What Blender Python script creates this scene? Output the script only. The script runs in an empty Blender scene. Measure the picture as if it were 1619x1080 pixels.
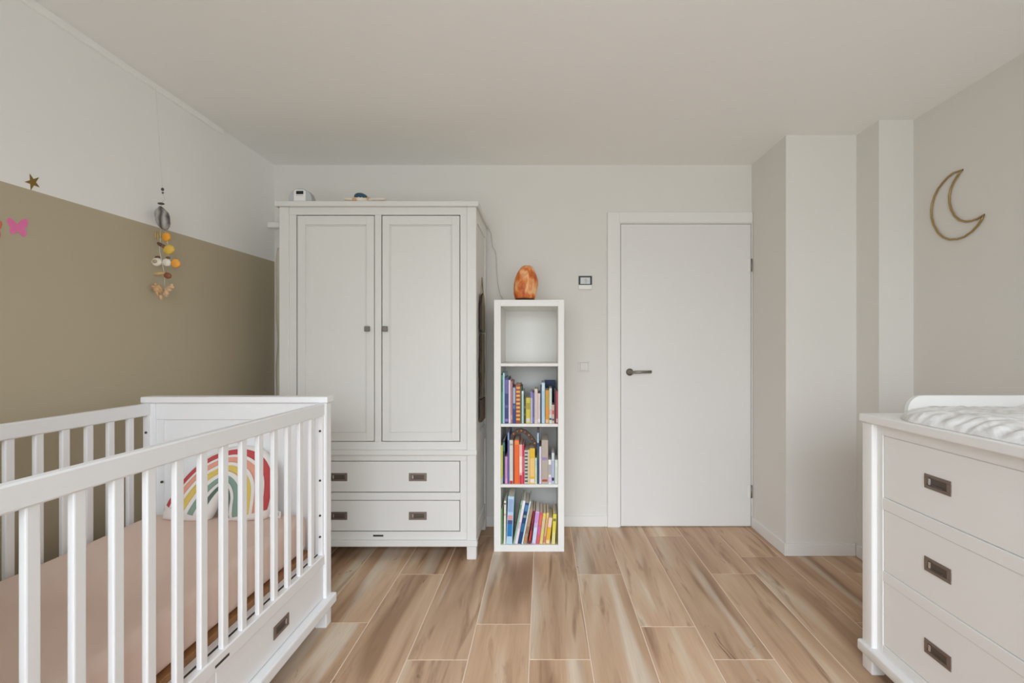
import bpy, bmesh, math, random
from mathutils import Vector, Matrix, noise as mnoise

random.seed(7)
scene = bpy.context.scene
COL = scene.collection

# ------------------------------------------------------------------ camera, world, light, exposure
F = 765.0                       # focal length in pixels of the 1619x1080 frame
CX, CY, CAMZ = 858.0, 549.0, 1.194
cam_d = bpy.data.cameras.new('camera')
cam = bpy.data.objects.new('camera', cam_d)
COL.objects.link(cam)
cam.location = (0, 0, CAMZ)
cam.rotation_euler = (math.pi / 2, 0, 0)
cam_d.sensor_fit = 'HORIZONTAL'
cam_d.sensor_width = 36.0
cam_d.lens = F / 1619 * 36.0
cam_d.shift_x = -(CX - 809.5) / 1619
cam_d.shift_y = (CY - 540.0) / 1619
cam_d.clip_start = 0.02
scene.camera = cam

world = bpy.data.worlds.new('overcast_sky')
scene.world = world
world.use_nodes = True
wn = world.node_tree
bg = wn.nodes['Background']
# overcast sky, brighter overhead than at the horizon; duller ground and houses below
wtc = wn.nodes.new('ShaderNodeTexCoord')
wsep = wn.nodes.new('ShaderNodeSeparateXYZ')
wmr = wn.nodes.new('ShaderNodeMapRange')
wmr.inputs[1].default_value = 0.0; wmr.inputs[2].default_value = 0.60
wmix = wn.nodes.new('ShaderNodeMix'); wmix.data_type = 'RGBA'
wmix.inputs[6].default_value = (0.39, 0.41, 0.415, 1)
wmix.inputs[7].default_value = (1.38, 1.50, 1.655, 1)
wn.links.new(wtc.outputs['Generated'], wsep.inputs[0])
wn.links.new(wsep.outputs['Z'], wmr.inputs[0])
wn.links.new(wmr.outputs[0], wmix.inputs[0])
wn.links.new(wmix.outputs[2], bg.inputs['Color'])
bg.inputs['Strength'].default_value = 4.5

pl = bpy.data.lights.new('window_portal', 'AREA')        # light portal in the window opening
pl.shape = 'RECTANGLE'
pl.size, pl.size_y = 3.3, 1.9
pl.cycles.is_portal = True
plo = bpy.data.objects.new('window_portal', pl)
COL.objects.link(plo)
plo.location = (0.1, -0.77, 1.35)
plo.rotation_euler = (math.pi / 2, 0, 0)                  # faces +Y

vs = scene.view_settings
vs.view_transform = 'Standard'
vs.look = 'None'
vs.exposure = 0.90
vs.gamma = 1.0
vs.use_curve_mapping = False
scene.cycles.use_denoising = True
scene.cycles.max_bounces = 14
scene.cycles.diffuse_bounces = 10
scene.cycles.sample_clamp_indirect = 6.0

# ------------------------------------------------------------------ helpers
def px(x, y, Y):
    return Vector(((x - CX) * Y / F, Y, CAMZ - (y - CY) * Y / F))
def X_at(x, Y): return (x - CX) * Y / F
def Z_at(y, Y): return CAMZ - (y - CY) * Y / F
def on_X(x, y, X):
    Y = X * F / (x - CX)
    return Vector((X, Y, CAMZ - (y - CY) * Y / F))

def lin(c):
    c = c / 255.0
    return c / 12.92 if c <= 0.04045 else ((c + 0.055) / 1.055) ** 2.4
def rgb(r, g, b): return (lin(r), lin(g), lin(b), 1.0)

def mat(name, col, rough=0.5, var=0.04, scale=6.0, bump=0.0, bscale=60.0, metal=0.0, spec=0.5, stretch=(1, 1, 1)):
    m = bpy.data.materials.new(name)
    m.use_nodes = True
    nt = m.node_tree
    b = nt.nodes['Principled BSDF']
    b.inputs['Roughness'].default_value = rough
    b.inputs['Metallic'].default_value = metal
    b.inputs['Specular IOR Level'].default_value = spec
    tc = nt.nodes.new('ShaderNodeTexCoord')
    mp = nt.nodes.new('ShaderNodeMapping'); mp.inputs['Scale'].default_value = stretch
    nt.links.new(tc.outputs['Object'], mp.inputs['Vector'])
    n = nt.nodes.new('ShaderNodeTexNoise'); n.inputs['Scale'].default_value = scale; n.inputs['Detail'].default_value = 4
    nt.links.new(mp.outputs['Vector'], n.inputs['Vector'])
    mx = nt.nodes.new('ShaderNodeMix'); mx.data_type = 'RGBA'
    mx.inputs[6].default_value = tuple(max(0, c * (1 - var)) for c in col[:3]) + (1,)
    mx.inputs[7].default_value = tuple(min(1, c * (1 + var)) for c in col[:3]) + (1,)
    nt.links.new(n.outputs['Fac'], mx.inputs[0])
    nt.links.new(mx.outputs[2], b.inputs['Base Color'])
    if bump > 0:
        n2 = nt.nodes.new('ShaderNodeTexNoise'); n2.inputs['Scale'].default_value = bscale; n2.inputs['Detail'].default_value = 3
        nt.links.new(mp.outputs['Vector'], n2.inputs['Vector'])
        bp = nt.nodes.new('ShaderNodeBump'); bp.inputs['Strength'].default_value = bump; bp.inputs['Distance'].default_value = 0.002
        nt.links.new(n2.outputs['Fac'], bp.inputs['Height'])
        nt.links.new(bp.outputs['Normal'], b.inputs['Normal'])
    return m

class MB:
    """collects geometry in world coordinates, then becomes one mesh object"""
    def __init__(s): s.v = []; s.f = []; s.m = []; s.sm = []
    def add(s, vs_, fs_, mi=0, smooth=False):
        o = len(s.v)
        s.v += [tuple(p) for p in vs_]
        s.f += [tuple(i + o for i in f) for f in fs_]
        s.m += [mi] * len(fs_); s.sm += [smooth] * len(fs_)
        return s
    def box(s, x0, x1, y0, y1, z0, z1, bev=0.0, mi=0, seg=1, rot=None, piv=None):
        bm = bmesh.new()
        bmesh.ops.create_cube(bm, size=1.0)
        for v in bm.verts:
            v.co = Vector(((x0 + x1) / 2 + v.co.x * (x1 - x0), (y0 + y1) / 2 + v.co.y * (y1 - y0), (z0 + z1) / 2 + v.co.z * (z1 - z0)))
        if bev > 0:
            bmesh.ops.bevel(bm, geom=bm.edges[:], offset=min(bev, 0.45 * min(abs(x1 - x0), abs(y1 - y0), abs(z1 - z0))), segments=seg, affect='EDGES', profile=0.5)
        if rot is not None:
            R = Matrix.Translation(piv) @ rot.to_4x4() @ Matrix.Translation(-Vector(piv))
            bm.transform(R)
        bm.normal_update()
        bm.verts.index_update()
        s.add([v.co for v in bm.verts], [[v.index for v in f.verts] for f in bm.faces], mi, seg > 2)
        bm.free()
        return s
    def tube(s, pts, r, n=8, mi=0, closed=False, cap=True):
        pts = [Vector(p) for p in pts]
        N = len(pts); vs_ = []; fs_ = []
        prev = None
        for i, p in enumerate(pts):
            a = pts[(i - 1) % N] if (closed or i > 0) else p
            b = pts[(i + 1) % N] if (closed or i < N - 1) else p
            t = (b - a)
            t = t.normalized() if t.length > 1e-9 else Vector((0, 0, 1))
            if prev is None:
                up = Vector((0, 0, 1)) if abs(t.z) < 0.9 else Vector((1, 0, 0))
                u = t.cross(up).normalized()
            else:
                u = (prev - t * prev.dot(t)).normalized()
            prev = u
            w = t.cross(u)
            rr = r[i] if isinstance(r, (list, tuple)) else r
            for k in range(n):
                an = 2 * math.pi * k / n
                vs_.append(p + (u * math.cos(an) + w * math.sin(an)) * rr)
        for i in range(N if closed else N - 1):
            j = (i + 1) % N
            for k in range(n):
                l = (k + 1) % n
                fs_.append((i * n + k, i * n + l, j * n + l, j * n + k))
        if cap and not closed:
            fs_.append(tuple(range(n - 1, -1, -1))); fs_.append(tuple((N - 1) * n + k for k in range(n)))
        return s.add(vs_, fs_, mi, True)
    def ellipsoid(s, c, r, rot=None, nu=14, nv=9, mi=0, fn=None):
        vs_ = []; fs_ = []
        R = rot if rot is not None else Matrix.Identity(3)
        for i in range(nv + 1):
            th = math.pi * i / nv
            for k in range(nu):
                ph = 2 * math.pi * k / nu
                d = Vector((math.sin(th) * math.cos(ph), math.sin(th) * math.sin(ph), math.cos(th)))
                q = 1.0 if fn is None else fn(d)
                vs_.append(Vector(c) + R @ Vector((d.x * r[0] * q, d.y * r[1] * q, d.z * r[2] * q)))
        for i in range(nv):
            for k in range(nu):
                l = (k + 1) % nu
                fs_.append((i * nu + k, (i + 1) * nu + k, (i + 1) * nu + l, i * nu + l))
        return s.add(vs_, fs_, mi, True)
    def prism(s, poly, axis, a0, a1, mi=0):
        """poly: list of 2-d points; axis 'x','y','z' along which it is extruded from a0 to a1"""
        def P(p, a):
            return {'x': (a, p[0], p[1]), 'y': (p[0], a, p[1]), 'z': (p[0], p[1], a)}[axis]
        n = len(poly)
        vs_ = [P(p, a0) for p in poly] + [P(p, a1) for p in poly]
        fs_ = [tuple(range(n - 1, -1, -1)), tuple(range(n, 2 * n))]
        for i in range(n):
            j = (i + 1) % n
            fs_.append((i, j, n + j, n + i))
        return s.add(vs_, fs_, mi)
    def build(s, name, mats, parent=None, fixn=True):
        if not isinstance(mats, (list, tuple)): mats = [mats]
        xs = [p[0] for p in s.v]; ys = [p[1] for p in s.v]; zs = [p[2] for p in s.v]
        c = Vector(((min(xs) + max(xs)) / 2, (min(ys) + max(ys)) / 2, min(zs)))
        me = bpy.data.meshes.new(name)
        me.from_pydata([tuple(Vector(p) - c) for p in s.v], [], s.f)
        for m in mats: me.materials.append(m)
        for p, mi, sm in zip(me.polygons, s.m, s.sm):
            p.material_index = mi; p.use_smooth = sm
        if fixn:
            bm = bmesh.new(); bm.from_mesh(me)
            bmesh.ops.remove_doubles(bm, verts=bm.verts, dist=1e-6)
            bmesh.ops.recalc_face_normals(bm, faces=bm.faces)
            bm.to_mesh(me); bm.free()
        me.update()
        o = bpy.data.objects.new(name, me)
        COL.objects.link(o)
        WL[o.name] = c
        if parent is not None:
            o.parent = parent
            o.location = c - WL[parent.name]
        else:
            o.location = c
        return o
WL = {}
def tag(o, label=None, cat=None, group=None, kind=None):
    if label: o['label'] = label
    if cat: o['category'] = cat
    if group: o['group'] = group
    if kind: o['kind'] = kind
    return o
def thing(name, label, cat, loc, group=None):
    o = bpy.data.objects.new(name, None)
    COL.objects.link(o)
    o.empty_display_size = 0.05
    o.location = loc
    WL[o.name] = Vector(loc)
    return tag(o, label, cat, group)
def struct(mb, name, m, label, cat='wall'):
    return tag(mb.build(name, m), label, cat, kind='structure')
def B(*a, **k): return MB().box(*a, **k)

# ------------------------------------------------------------------ materials
M = {}
M['wall'] = mat('wall_paint', rgb(224, 222, 217), 0.85, 0.012, 3.0, 0.06, 180)
M['ceil'] = mat('ceiling_paint', rgb(243, 243, 241), 0.9, 0.01, 2.0, 0.05, 160)
M['trim'] = mat('trim_paint', rgb(230, 229, 226), 0.45, 0.01, 4.0)
M['door'] = mat('door_paint', rgb(226, 225, 223), 0.4, 0.01, 3.0)
M['ward'] = mat('wardrobe_lacquer', rgb(221, 220, 216), 0.38, 0.012, 5.0, 0.02, 90, stretch=(6, 6, 1))
M['crib'] = mat('crib_lacquer', rgb(240, 241, 242), 0.35, 0.01, 5.0, 0.02, 90)
M['dress'] = mat('dresser_lacquer', rgb(238, 238, 237), 0.4, 0.012, 5.0, 0.03, 110, stretch=(1, 1, 6))
M['shelfw'] = mat('bookcase_laminate', rgb(233, 232, 228), 0.4, 0.01, 5.0)
M['pewter'] = mat('pewter_metal', rgb(140, 126, 117), 0.45, 0.1, 30, metal=0.6)
M['pewdark'] = mat('pewter_recess', rgb(100, 90, 82), 0.5, 0.1, 30, metal=0.4)
M['chrome'] = mat('polished_metal', rgb(215, 212, 215), 0.25, 0.05, 20, metal=0.9)
M['steel'] = mat('brushed_steel', rgb(150, 145, 138), 0.35, 0.08, 40, metal=0.85)
M['knob'] = mat('knob_metal', rgb(128, 123, 117), 0.45, 0.08, 40, metal=0.5)
M['plate'] = mat('dark_name_plate', rgb(70, 66, 62), 0.45, 0.1, 40, metal=0.3)
M['grout'] = mat('floor_grout', rgb(224, 204, 184), 0.9, 0.05, 30)
M['pink'] = mat('pink_sheet', rgb(230, 207, 194), 0.95, 0.04, 4.0, 0.15, 220, spec=0.1)
M['plywood'] = mat('bed_base_wood', rgb(158, 112, 70), 0.6, 0.15, 20, stretch=(3, 1, 3))
M['gold'] = mat('gold_metal', rgb(172, 146, 96), 0.35, 0.08, 20, metal=0.6)
M['goldfoil'] = mat('gold_foil', rgb(140, 112, 52), 0.4, 0.15, 40, metal=0.3)
M['stickpink'] = mat('pink_sticker', rgb(236, 124, 178), 0.6, 0.08, 30)
M['stickorange'] = mat('orange_sticker', rgb(214, 120, 92), 0.6, 0.08, 30)
M['black'] = mat('black_plastic', rgb(26, 26, 26), 0.4, 0.05, 20)
M['screen'] = mat('display_screen', rgb(205, 210, 208), 0.25, 0.08, 90)
M['plastic'] = mat('white_plastic', rgb(236, 235, 232), 0.45, 0.01, 10)
M['switch'] = mat('switch_plastic', rgb(222, 219, 214), 0.5, 0.01, 10)
M['greyfab'] = mat('bluish_grey_plastic', rgb(186, 189, 191), 0.7, 0.06, 80)
M['cushion'] = mat('cushion_cotton', rgb(238, 234, 231), 0.95, 0.02, 30, 0.2, 300, spec=0.1)
M['muslin'] = None
M['cord'] = mat('pale_cord', rgb(206, 202, 192), 0.7, 0.05, 30)
M['hang_dark'] = mat('dark_brown_wood', rgb(58, 46, 34), 0.6, 0.2, 30, stretch=(4, 4, 1))
M['hang_tan'] = mat('olive_tan_wood', rgb(150, 138, 110), 0.65, 0.12, 30, stretch=(4, 4, 1))
M['cloth'] = mat('offwhite_cloth', rgb(205, 200, 184), 0.95, 0.05, 30, 0.2, 200, spec=0.1)

# left wall: olive paint below a painted edge, white above it
def left_wall_mat():
    m = mat('two_tone_wall_paint', rgb(244, 244, 242), 0.85, 0.012, 3.0, 0.06, 180)
    nt = m.node_tree; b = nt.nodes['Principled BSDF']
    src = b.inputs['Base Color'].links[0].from_socket
    g = nt.nodes.new('ShaderNodeNewGeometry')
    sp = nt.nodes.new('ShaderNodeSeparateXYZ'); nt.links.new(g.outputs['Position'], sp.inputs[0])
    a = nt.nodes.new('ShaderNodeMath'); a.operation = 'MULTIPLY_ADD'
    a.inputs[1].default_value = 0.0132; a.inputs[2].default_value = 1.7215
    nt.links.new(sp.outputs['Y'], a.inputs[0])
    c = nt.nodes.new('ShaderNodeMath'); c.operation = 'LESS_THAN'
    nt.links.new(sp.outputs['Z'], c.inputs[0]); nt.links.new(a.outputs[0], c.inputs[1])
    mx = nt.nodes.new('ShaderNodeMix'); mx.data_type = 'RGBA'
    nt.links.new(c.outputs[0], mx.inputs[0]); nt.links.new(src, mx.inputs[6])
    mx.inputs[7].default_value = rgb(188, 177, 152)
    nt.links.new(mx.outputs[2], b.inputs['Base Color'])
    return m
M['leftwall'] = left_wall_mat()

def tile_mat():
    m = bpy.data.materials.new('wood_look_floor_tile'); m.use_nodes = True
    nt = m.node_tree; L = nt.links; N = nt.nodes
    b = N['Principled BSDF']; b.inputs['Roughness'].default_value = 0.42; b.inputs['Specular IOR Level'].default_value = 0.35
    tc = N.new('ShaderNodeTexCoord'); oi = N.new('ShaderNodeObjectInfo')
    off = N.new('ShaderNodeVectorMath'); off.operation = 'MULTIPLY_ADD'
    cb = N.new('ShaderNodeCombineXYZ')
    for i in range(3): L.new(oi.outputs['Random'], cb.inputs[i])
    L.new(cb.outputs[0], off.inputs[0]); off.inputs[1].default_value = (37.0, 71.0, 13.0); L.new(tc.outputs['Object'], off.inputs[2])
    def nz(scale3, sc, det, dist=0.0, rough=0.55):
        mp = N.new('ShaderNodeMapping'); mp.inputs['Scale'].default_value = scale3
        L.new(off.outputs[0], mp.inputs['Vector'])
        n = N.new('ShaderNodeTexNoise'); n.inputs['Scale'].default_value = sc; n.inputs['Detail'].default_value = det
        n.inputs['Distortion'].default_value = dist; n.inputs['Roughness'].default_value = rough
        L.new(mp.outputs[0], n.inputs['Vector']); return n
    def ramp(src, stops):
        r = N.new('ShaderNodeValToRGB'); e = r.color_ramp.elements
        e[0].position, e[0].color = stops[0]; e[1].position, e[1].color = stops[1]
        for p, c in stops[2:]:
            q = e.new(p); q.color = c
        L.new(src, r.inputs[0]); return r
    def mix(fac, a, c, typ='MIX'):
        x = N.new('ShaderNodeMix'); x.data_type = 'RGBA'; x.blend_type = typ
        if isinstance(fac, float): x.inputs[0].default_value = fac
        else: L.new(fac, x.inputs[0])
        for s, i in ((a, 6), (c, 7)):
            if isinstance(s, tuple): x.inputs[i].default_value = s
            else: L.new(s, x.inputs[i])
        return x.outputs[2]
    broad = nz((1.0, 0.10, 1), 8.0, 2, 0.5)
    base = ramp(broad.outputs['Fac'], [(0.30, rgb(150, 118, 90)), (0.70, rgb(210, 192, 168)), (0.42, rgb(182, 150, 121)), (0.56, rgb(194, 163, 134))]).outputs[0]
    streak = nz((1.0, 0.10, 1), 17.0, 4, 0.8)
    dk = ramp(streak.outputs['Fac'], [(0.56, (0, 0, 0, 1)), (0.78, (1, 1, 1, 1))]).outputs[0]
    c1 = mix(dk, base, rgb(128, 94, 68))
    pale = nz((1.0, 0.07, 1), 6.0, 2, 0.3)
    pk = ramp(pale.outputs['Fac'], [(0.58, (0, 0, 0, 1)), (0.68, (0.6, 0.6, 0.6, 1))]).outputs[0]
    c2 = mix(pk, c1, rgb(220, 209, 192))
    fine = nz((1.0, 0.05, 1), 140.0, 4, 0.2)
    fr = ramp(fine.outputs['Fac'], [(0.3, (0.86, 0.86, 0.86, 1)), (0.7, (1.08, 1.08, 1.08, 1))]).outputs[0]
    c3 = mix(0.5, c2, fr, 'MULTIPLY')
    kn = nz((1.0, 0.35, 1), 13.0, 3, 1.6)
    kk = ramp(kn.outputs['Fac'], [(0.70, (0, 0, 0, 1)), (0.78, (0.8, 0.8, 0.8, 1))]).outputs[0]
    c4 = mix(kk, c3, rgb(96, 66, 44))
    br = N.new('ShaderNodeMapRange'); br.inputs[3].default_value = 0.95; br.inputs[4].default_value = 1.12
    L.new(oi.outputs['Random'], br.inputs[0])
    vm = N.new('ShaderNodeVectorMath'); vm.operation = 'SCALE'
    L.new(c4, vm.inputs[0]); L.new(br.outputs[0], vm.inputs['Scale'])
    L.new(vm.outputs[0], b.inputs['Base Color'])
    bp = N.new('ShaderNodeBump'); bp.inputs['Strength'].default_value = 0.08; bp.inputs['Distance'].default_value = 0.002
    L.new(fine.outputs['Fac'], bp.inputs['Height']); L.new(bp.outputs[0], b.inputs['Normal'])
    return m
M['tile'] = tile_mat()

def muslin_mat():
    m = mat('white_grey_marbled_muslin', rgb(240, 240, 238), 0.95, 0.02, 8, 0.4, 90, spec=0.1)
    nt = m.node_tree; b = nt.nodes['Principled BSDF']
    tc = nt.nodes.new('ShaderNodeTexCoord')
    n = nt.nodes.new('ShaderNodeTexNoise'); n.inputs['Scale'].default_value = 9; n.inputs['Detail'].default_value = 5; n.inputs['Distortion'].default_value = 2.5
    nt.links.new(tc.outputs['Object'], n.inputs['Vector'])
    r = nt.nodes.new('ShaderNodeValToRGB'); e = r.color_ramp.elements
    e[0].position, e[0].color = 0.36, rgb(214, 214, 212); e[1].position, e[1].color = 0.56, rgb(240, 240, 239)
    nt.links.new(n.outputs['Fac'], r.inputs[0]); nt.links.new(r.outputs[0], b.inputs['Base Color'])
    return m
M['muslin'] = muslin_mat()

def salt_mat():
    m = mat('orange_salt_crystal', rgb(205, 120, 55), 0.5, 0.1, 8, 0.6, 14)
    nt = m.node_tree; b = nt.nodes['Principled BSDF']
    tc = nt.nodes.new('ShaderNodeTexCoord'); mp = nt.nodes.new('ShaderNodeMapping'); mp.inputs['Scale'].default_value = (1, 1, 0.45)
    nt.links.new(tc.outputs['Object'], mp.inputs[0])
    n = nt.nodes.new('ShaderNodeTexNoise'); n.inputs['Scale'].default_value = 26; n.inputs['Detail'].default_value = 4; n.inputs['Distortion'].default_value = 0.7
    nt.links.new(mp.outputs[0], n.inputs['Vector'])
    r = nt.nodes.new('ShaderNodeValToRGB'); e = r.color_ramp.elements
    e[0].position, e[0].color = 0.36, rgb(190, 82, 24); e[1].position, e[1].color = 0.64, rgb(242, 188, 138)
    q = e.new(0.5); q.color = rgb(222, 132, 64)
    nt.links.new(n.outputs['Fac'], r.inputs[0]); nt.links.new(r.outputs[0], b.inputs['Base Color'])
    b.inputs['Subsurface Weight'].default_value = 0.25
    b.inputs['Subsurface Radius'].default_value = (0.03, 0.012, 0.005)
    return m
M['salt'] = salt_mat()

def glass_mat():
    m = bpy.data.materials.new('window_glass'); m.use_nodes = True
    nt = m.node_tree; nt.nodes.remove(nt.nodes['Principled BSDF'])
    o = nt.nodes['Material Output']
    t = nt.nodes.new('ShaderNodeBsdfTransparent'); g = nt.nodes.new('ShaderNodeBsdfGlossy'); g.inputs['Roughness'].default_value = 0.02
    fr = nt.nodes.new('ShaderNodeFresnel'); fr.inputs[0].default_value = 1.45
    mx = nt.nodes.new('ShaderNodeMixShader')
    nt.links.new(fr.outputs[0], mx.inputs[0]); nt.links.new(t.outputs[0], mx.inputs[1]); nt.links.new(g.outputs[0], mx.inputs[2])
    nt.links.new(mx.outputs[0], o.inputs[0])
    return m
M['glass'] = glass_mat()

_cm = {}
def cmat(c, rough=0.45):
    k = tuple(c)
    if k not in _cm:
        _cm[k] = mat('book_print_%d_%d_%d' % k, rgb(*c), rough, 0.12, 55, stretch=(1, 1, 0.5))
    return _cm[k]

# ------------------------------------------------------------------ room
XL, XR, YB, YF, ZC = -1.789, 1.985, 3.228, -0.75, 2.41
T = 0.12
floor = struct(B(XL - T, XR + T, YF - T, YB + T, -0.12, -0.0012), 'floor', M['grout'], 'floor of wood-look ceramic planks with pale grout joints', 'floor')
struct(B(XL - T, XR + T, YF - T, YB + T, ZC, ZC + T), 'ceiling', M['ceil'], 'plain white painted ceiling', 'ceiling')
struct(B(XL - T, XR + T, YB, YB + T, -0.0025, ZC), 'wall_back', M['wall'], 'white back wall behind wardrobe and door')
struct(B(XL - T, XL, YF - T, YB, -0.0025, ZC), 'wall_left', M['leftwall'], 'left wall, olive beige below and white above')
struct(B(XR, XR + T, YF - T, YB, -0.0025, ZC), 'wall_right', M['wall'], 'white right wall behind the changing table')
struct(B(1.395, XR, 2.775, YB, -0.0025, ZC), 'wall_shaft', M['wall'], 'boxed white pillar beside the door')
struct(B(1.80, XR, 2.59, 2.775, -0.0025, ZC), 'wall_pier', M['wall'], 'narrow white wall pier in the right corner')
# window wall behind the camera
WX0, WX1, WZ0, WZ1 = -1.55, 1.75, 0.40, 2.30
w = MB()
w.box(XL, WX0, YF - T, YF, -0.0025, ZC); w.box(WX1, XR, YF - T, YF, -0.0025, ZC)
w.box(WX0, WX1, YF - T, YF, -0.0025, WZ0); w.box(WX0, WX1, YF - T, YF, WZ1, ZC)
struct(w, 'wall_front', M['wall'], 'white window wall facing the door')
fr = MB(); t = 0.06
fr.box(WX0, WX0 + t, YF - 0.09, YF - 0.03, WZ0, WZ1); fr.box(WX1 - t, WX1, YF - 0.09, YF - 0.03, WZ0, WZ1)
fr.box(WX0 + t, WX1 - t, YF - 0.09, YF - 0.03, WZ0, WZ0 + t); fr.box(WX0 + t, WX1 - t, YF - 0.09, YF - 0.03, WZ1 - t, WZ1)
xm = (WX0 + WX1) / 2
fr.box(xm - t / 2, xm + t / 2, YF - 0.09, YF - 0.03, WZ0 + t, WZ1 - t)
win = struct(fr, 'window_1', M['trim'], 'wide white framed window opposite the door', 'window')
for a, c in ((WX0 + t, xm - t / 2), (xm + t / 2, WX1 - t)):
    B(a, c, YF - 0.066, YF - 0.060, WZ0 + t, WZ1 - t).build('pane', M['glass'], win)

# floor tiles: columns along Y, one object for each plank
TW, TL, G = 0.2345, 1.208, 0.0042
tmesh = {}
def tile(x0, x1, y0, y1):
    w_, l_ = round(x1 - x0 - G, 4), round(y1 - y0 - G, 4)
    if w_ < 0.01 or l_ < 0.01: return
    key = (w_, l_)
    if key not in tmesh:
        o = B(-w_ / 2, w_ / 2, -l_ / 2, l_ / 2, -0.008, 0.0, bev=0.0008).build('plank', M['tile'])
        for v in o.data.vertices: v.co.z += -0.008
        tmesh[key] = o.data
    else:
        o = bpy.data.objects.new('plank', tmesh[key]); COL.objects.link(o)
    o.parent = floor
    o.location = Vector(((x0 + x1) / 2, (y0 + y1) / 2, 0.0)) - WL[floor.name]
joint = {-4: 2.097, -3: 2.544, -2: 1.847, -1: 2.085, 0: 1.849, 1: 2.544, 2: 2.067, 3: 1.849, 4: 2.55, 5: 2.755, 6: 2.10, 7: 2.56, 8: 1.9, -5: 1.85, -6: 2.5, -7: 2.1, -8: 2.4}
for k in range(-8, 9):
    x0, x1 = max(XL, -0.051 + TW * k), min(XR, -0.051 + TW * (k + 1))
    if x1 - x0 < 0.02: continue
    y = joint[k] - TL * 4
    while y < YB:
        y0, y1 = max(y, YF), min(y + TL, YB)
        if y1 - y0 > 0.02: tile(x0, x1, y0, y1)
        y += TL

# baseboards
bh, bt = 0.07, 0.012
struct(B(XL + 0.02, 0.430, YB - bt, YB, 0, bh, 0.002), 'baseboard_back', M['trim'], 'low white baseboard under the back wall', 'baseboard')
struct(B(1.395 - bt, 1.395, 2.775 - bt, YB - 0.02, 0, bh, 0.002), 'baseboard_shaft_side', M['trim'], 'white baseboard on the pillar beside the door', 'baseboard')
struct(B(1.395, 1.80 - bt, 2.775 - bt, 2.775, 0, bh, 0.002), 'baseboard_shaft', M['trim'], 'white baseboard along the front of the pillar', 'baseboard')
struct(B(1.80 - bt, 1.80, 2.59, 2.775 - bt, 0, bh, 0.002), 'baseboard_pier', M['trim'], 'white baseboard on the side of the corner pier', 'baseboard')
struct(B(XL, XL + bt, YF + 0.02, YB - bt, 0, bh, 0.002), 'baseboard_left', M['trim'], 'white baseboard under the olive wall', 'baseboard')
struct(B(XR - bt, XR, YF + 0.02, 2.59, 0, bh, 0.002), 'baseboard_right', M['trim'], 'white baseboard behind the changing table', 'baseboard')
# picture rail on the left wall
r = MB(); r.box(XL, XL + 0.014, YF + 0.02, 2.694, ZC - 0.032, ZC - 0.006, 0.0015); r.box(XL, XL + 0.008, YF + 0.02, 2.694, ZC - 0.006, ZC)
struct(r, 'trim_1', mat('rail_paint', rgb(248, 248, 246), 0.5, 0.01, 5), 'thin white picture rail under the ceiling on left wall', 'picture rail')
# door casing and door
c = MB()
c.box(0.430, 0.508, YB - 0.022, YB, 0, 2.089, 0.002)
c.box(0.508, 1.393, YB - 0.022, YB, 2.022, 2.089, 0.002)
c.box(0.508, 0.516, YB - 0.016, YB, 0, 2.022); c.box(1.386, 1.393, YB - 0.016, YB, 0, 2.022); c.box(0.516, 1.386, YB - 0.016, YB, 2.015, 2.022)
struct(c, 'trim_2', M['trim'], 'flat white casing around the door', 'door casing')
door = struct(B(0.5195, 1.3825, YB - 0.014, YB - 0.001, 0.006, 2.0115, 0.0015), 'door_1', M['door'], 'flush white interior door with steel lever handle', 'door')
h = MB()
hx, hz = X_at(996, 3.2), Z_at(588.5, 3.2)
n = 20
h.tube([(hx, YB - 0.014, hz), (hx, YB - 0.022, hz)], 0.024, 20)
h.tube([(hx, YB - 0.02, hz), (hx, YB - 0.056, hz)], 0.010, 12)
h.tube([(hx - 0.012, YB - 0.056, hz), (hx + 0.137, YB - 0.056, hz + 0.004)], 0.0095, 12)
h.build('door_handle', M['steel'], door)
for yy in (419, 778):
    z = Z_at(yy, 3.2)
    hb = MB(); hb.tube([(1.385, YB - 0.018, z - 0.042), (1.385, YB - 0.018, z + 0.042)], 0.0055, 10, 1)
    hb.box(1.362, 1.384, YB - 0.0155, YB - 0.0135, z - 0.04, z + 0.04)
    hb.build('hinge', [M['plastic'], M['steel']], door)

# ------------------------------------------------------------------ recessed furniture pull (frame, recess, bar and bright catch)
def pull(c, axis, sgn, parent, wd=0.10, ht=0.045, flip=1):
    """c: centre on the front surface; axis: 'x' (face normal along X, width along Y) or 'y'; sgn: outward direction"""
    mb = MB()
    def bx(u0, u1, v0, v1, d0, d1, mi, bev=0.0):
        d0, d1 = sorted((sgn * d0, sgn * d1))
        if axis == 'y': mb.box(c[0] + u0, c[0] + u1, c[1] + d0, c[1] + d1, c[2] + v0, c[2] + v1, bev, mi)
        else: mb.box(c[0] + d0, c[0] + d1, c[1] + u0, c[1] + u1, c[2] + v0, c[2] + v1, bev, mi)
    W, H, b = wd / 2, ht / 2, 0.010
    bx(-W, W, -H, -H + b, 0, 0.003, 0, 0.0006); bx(-W, W, H - b, H, 0, 0.003, 0, 0.0006)
    bx(-W, -W + b + 0.004, -H + b, H - b, 0, 0.003, 0); bx(W - b - 0.004, W, -H + b, H - b, 0, 0.003, 0)
    bx(-W + b, W - b, -H + b, H - b, 0, 0.0006, 1)
    bx(-W + 0.03, W - 0.012, -H + 0.011, -H + 0.016, 0.0004, 0.0045, 1)
    u = flip * (W - 0.022)
    bx(u - 0.0045, u + 0.0045, -H + 0.013, H - 0.012, 0.0005, 0.0048, 2, 0.001)
    return mb.build('handle', [M['pewter'], M['pewdark'], M['chrome']], parent)

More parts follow.
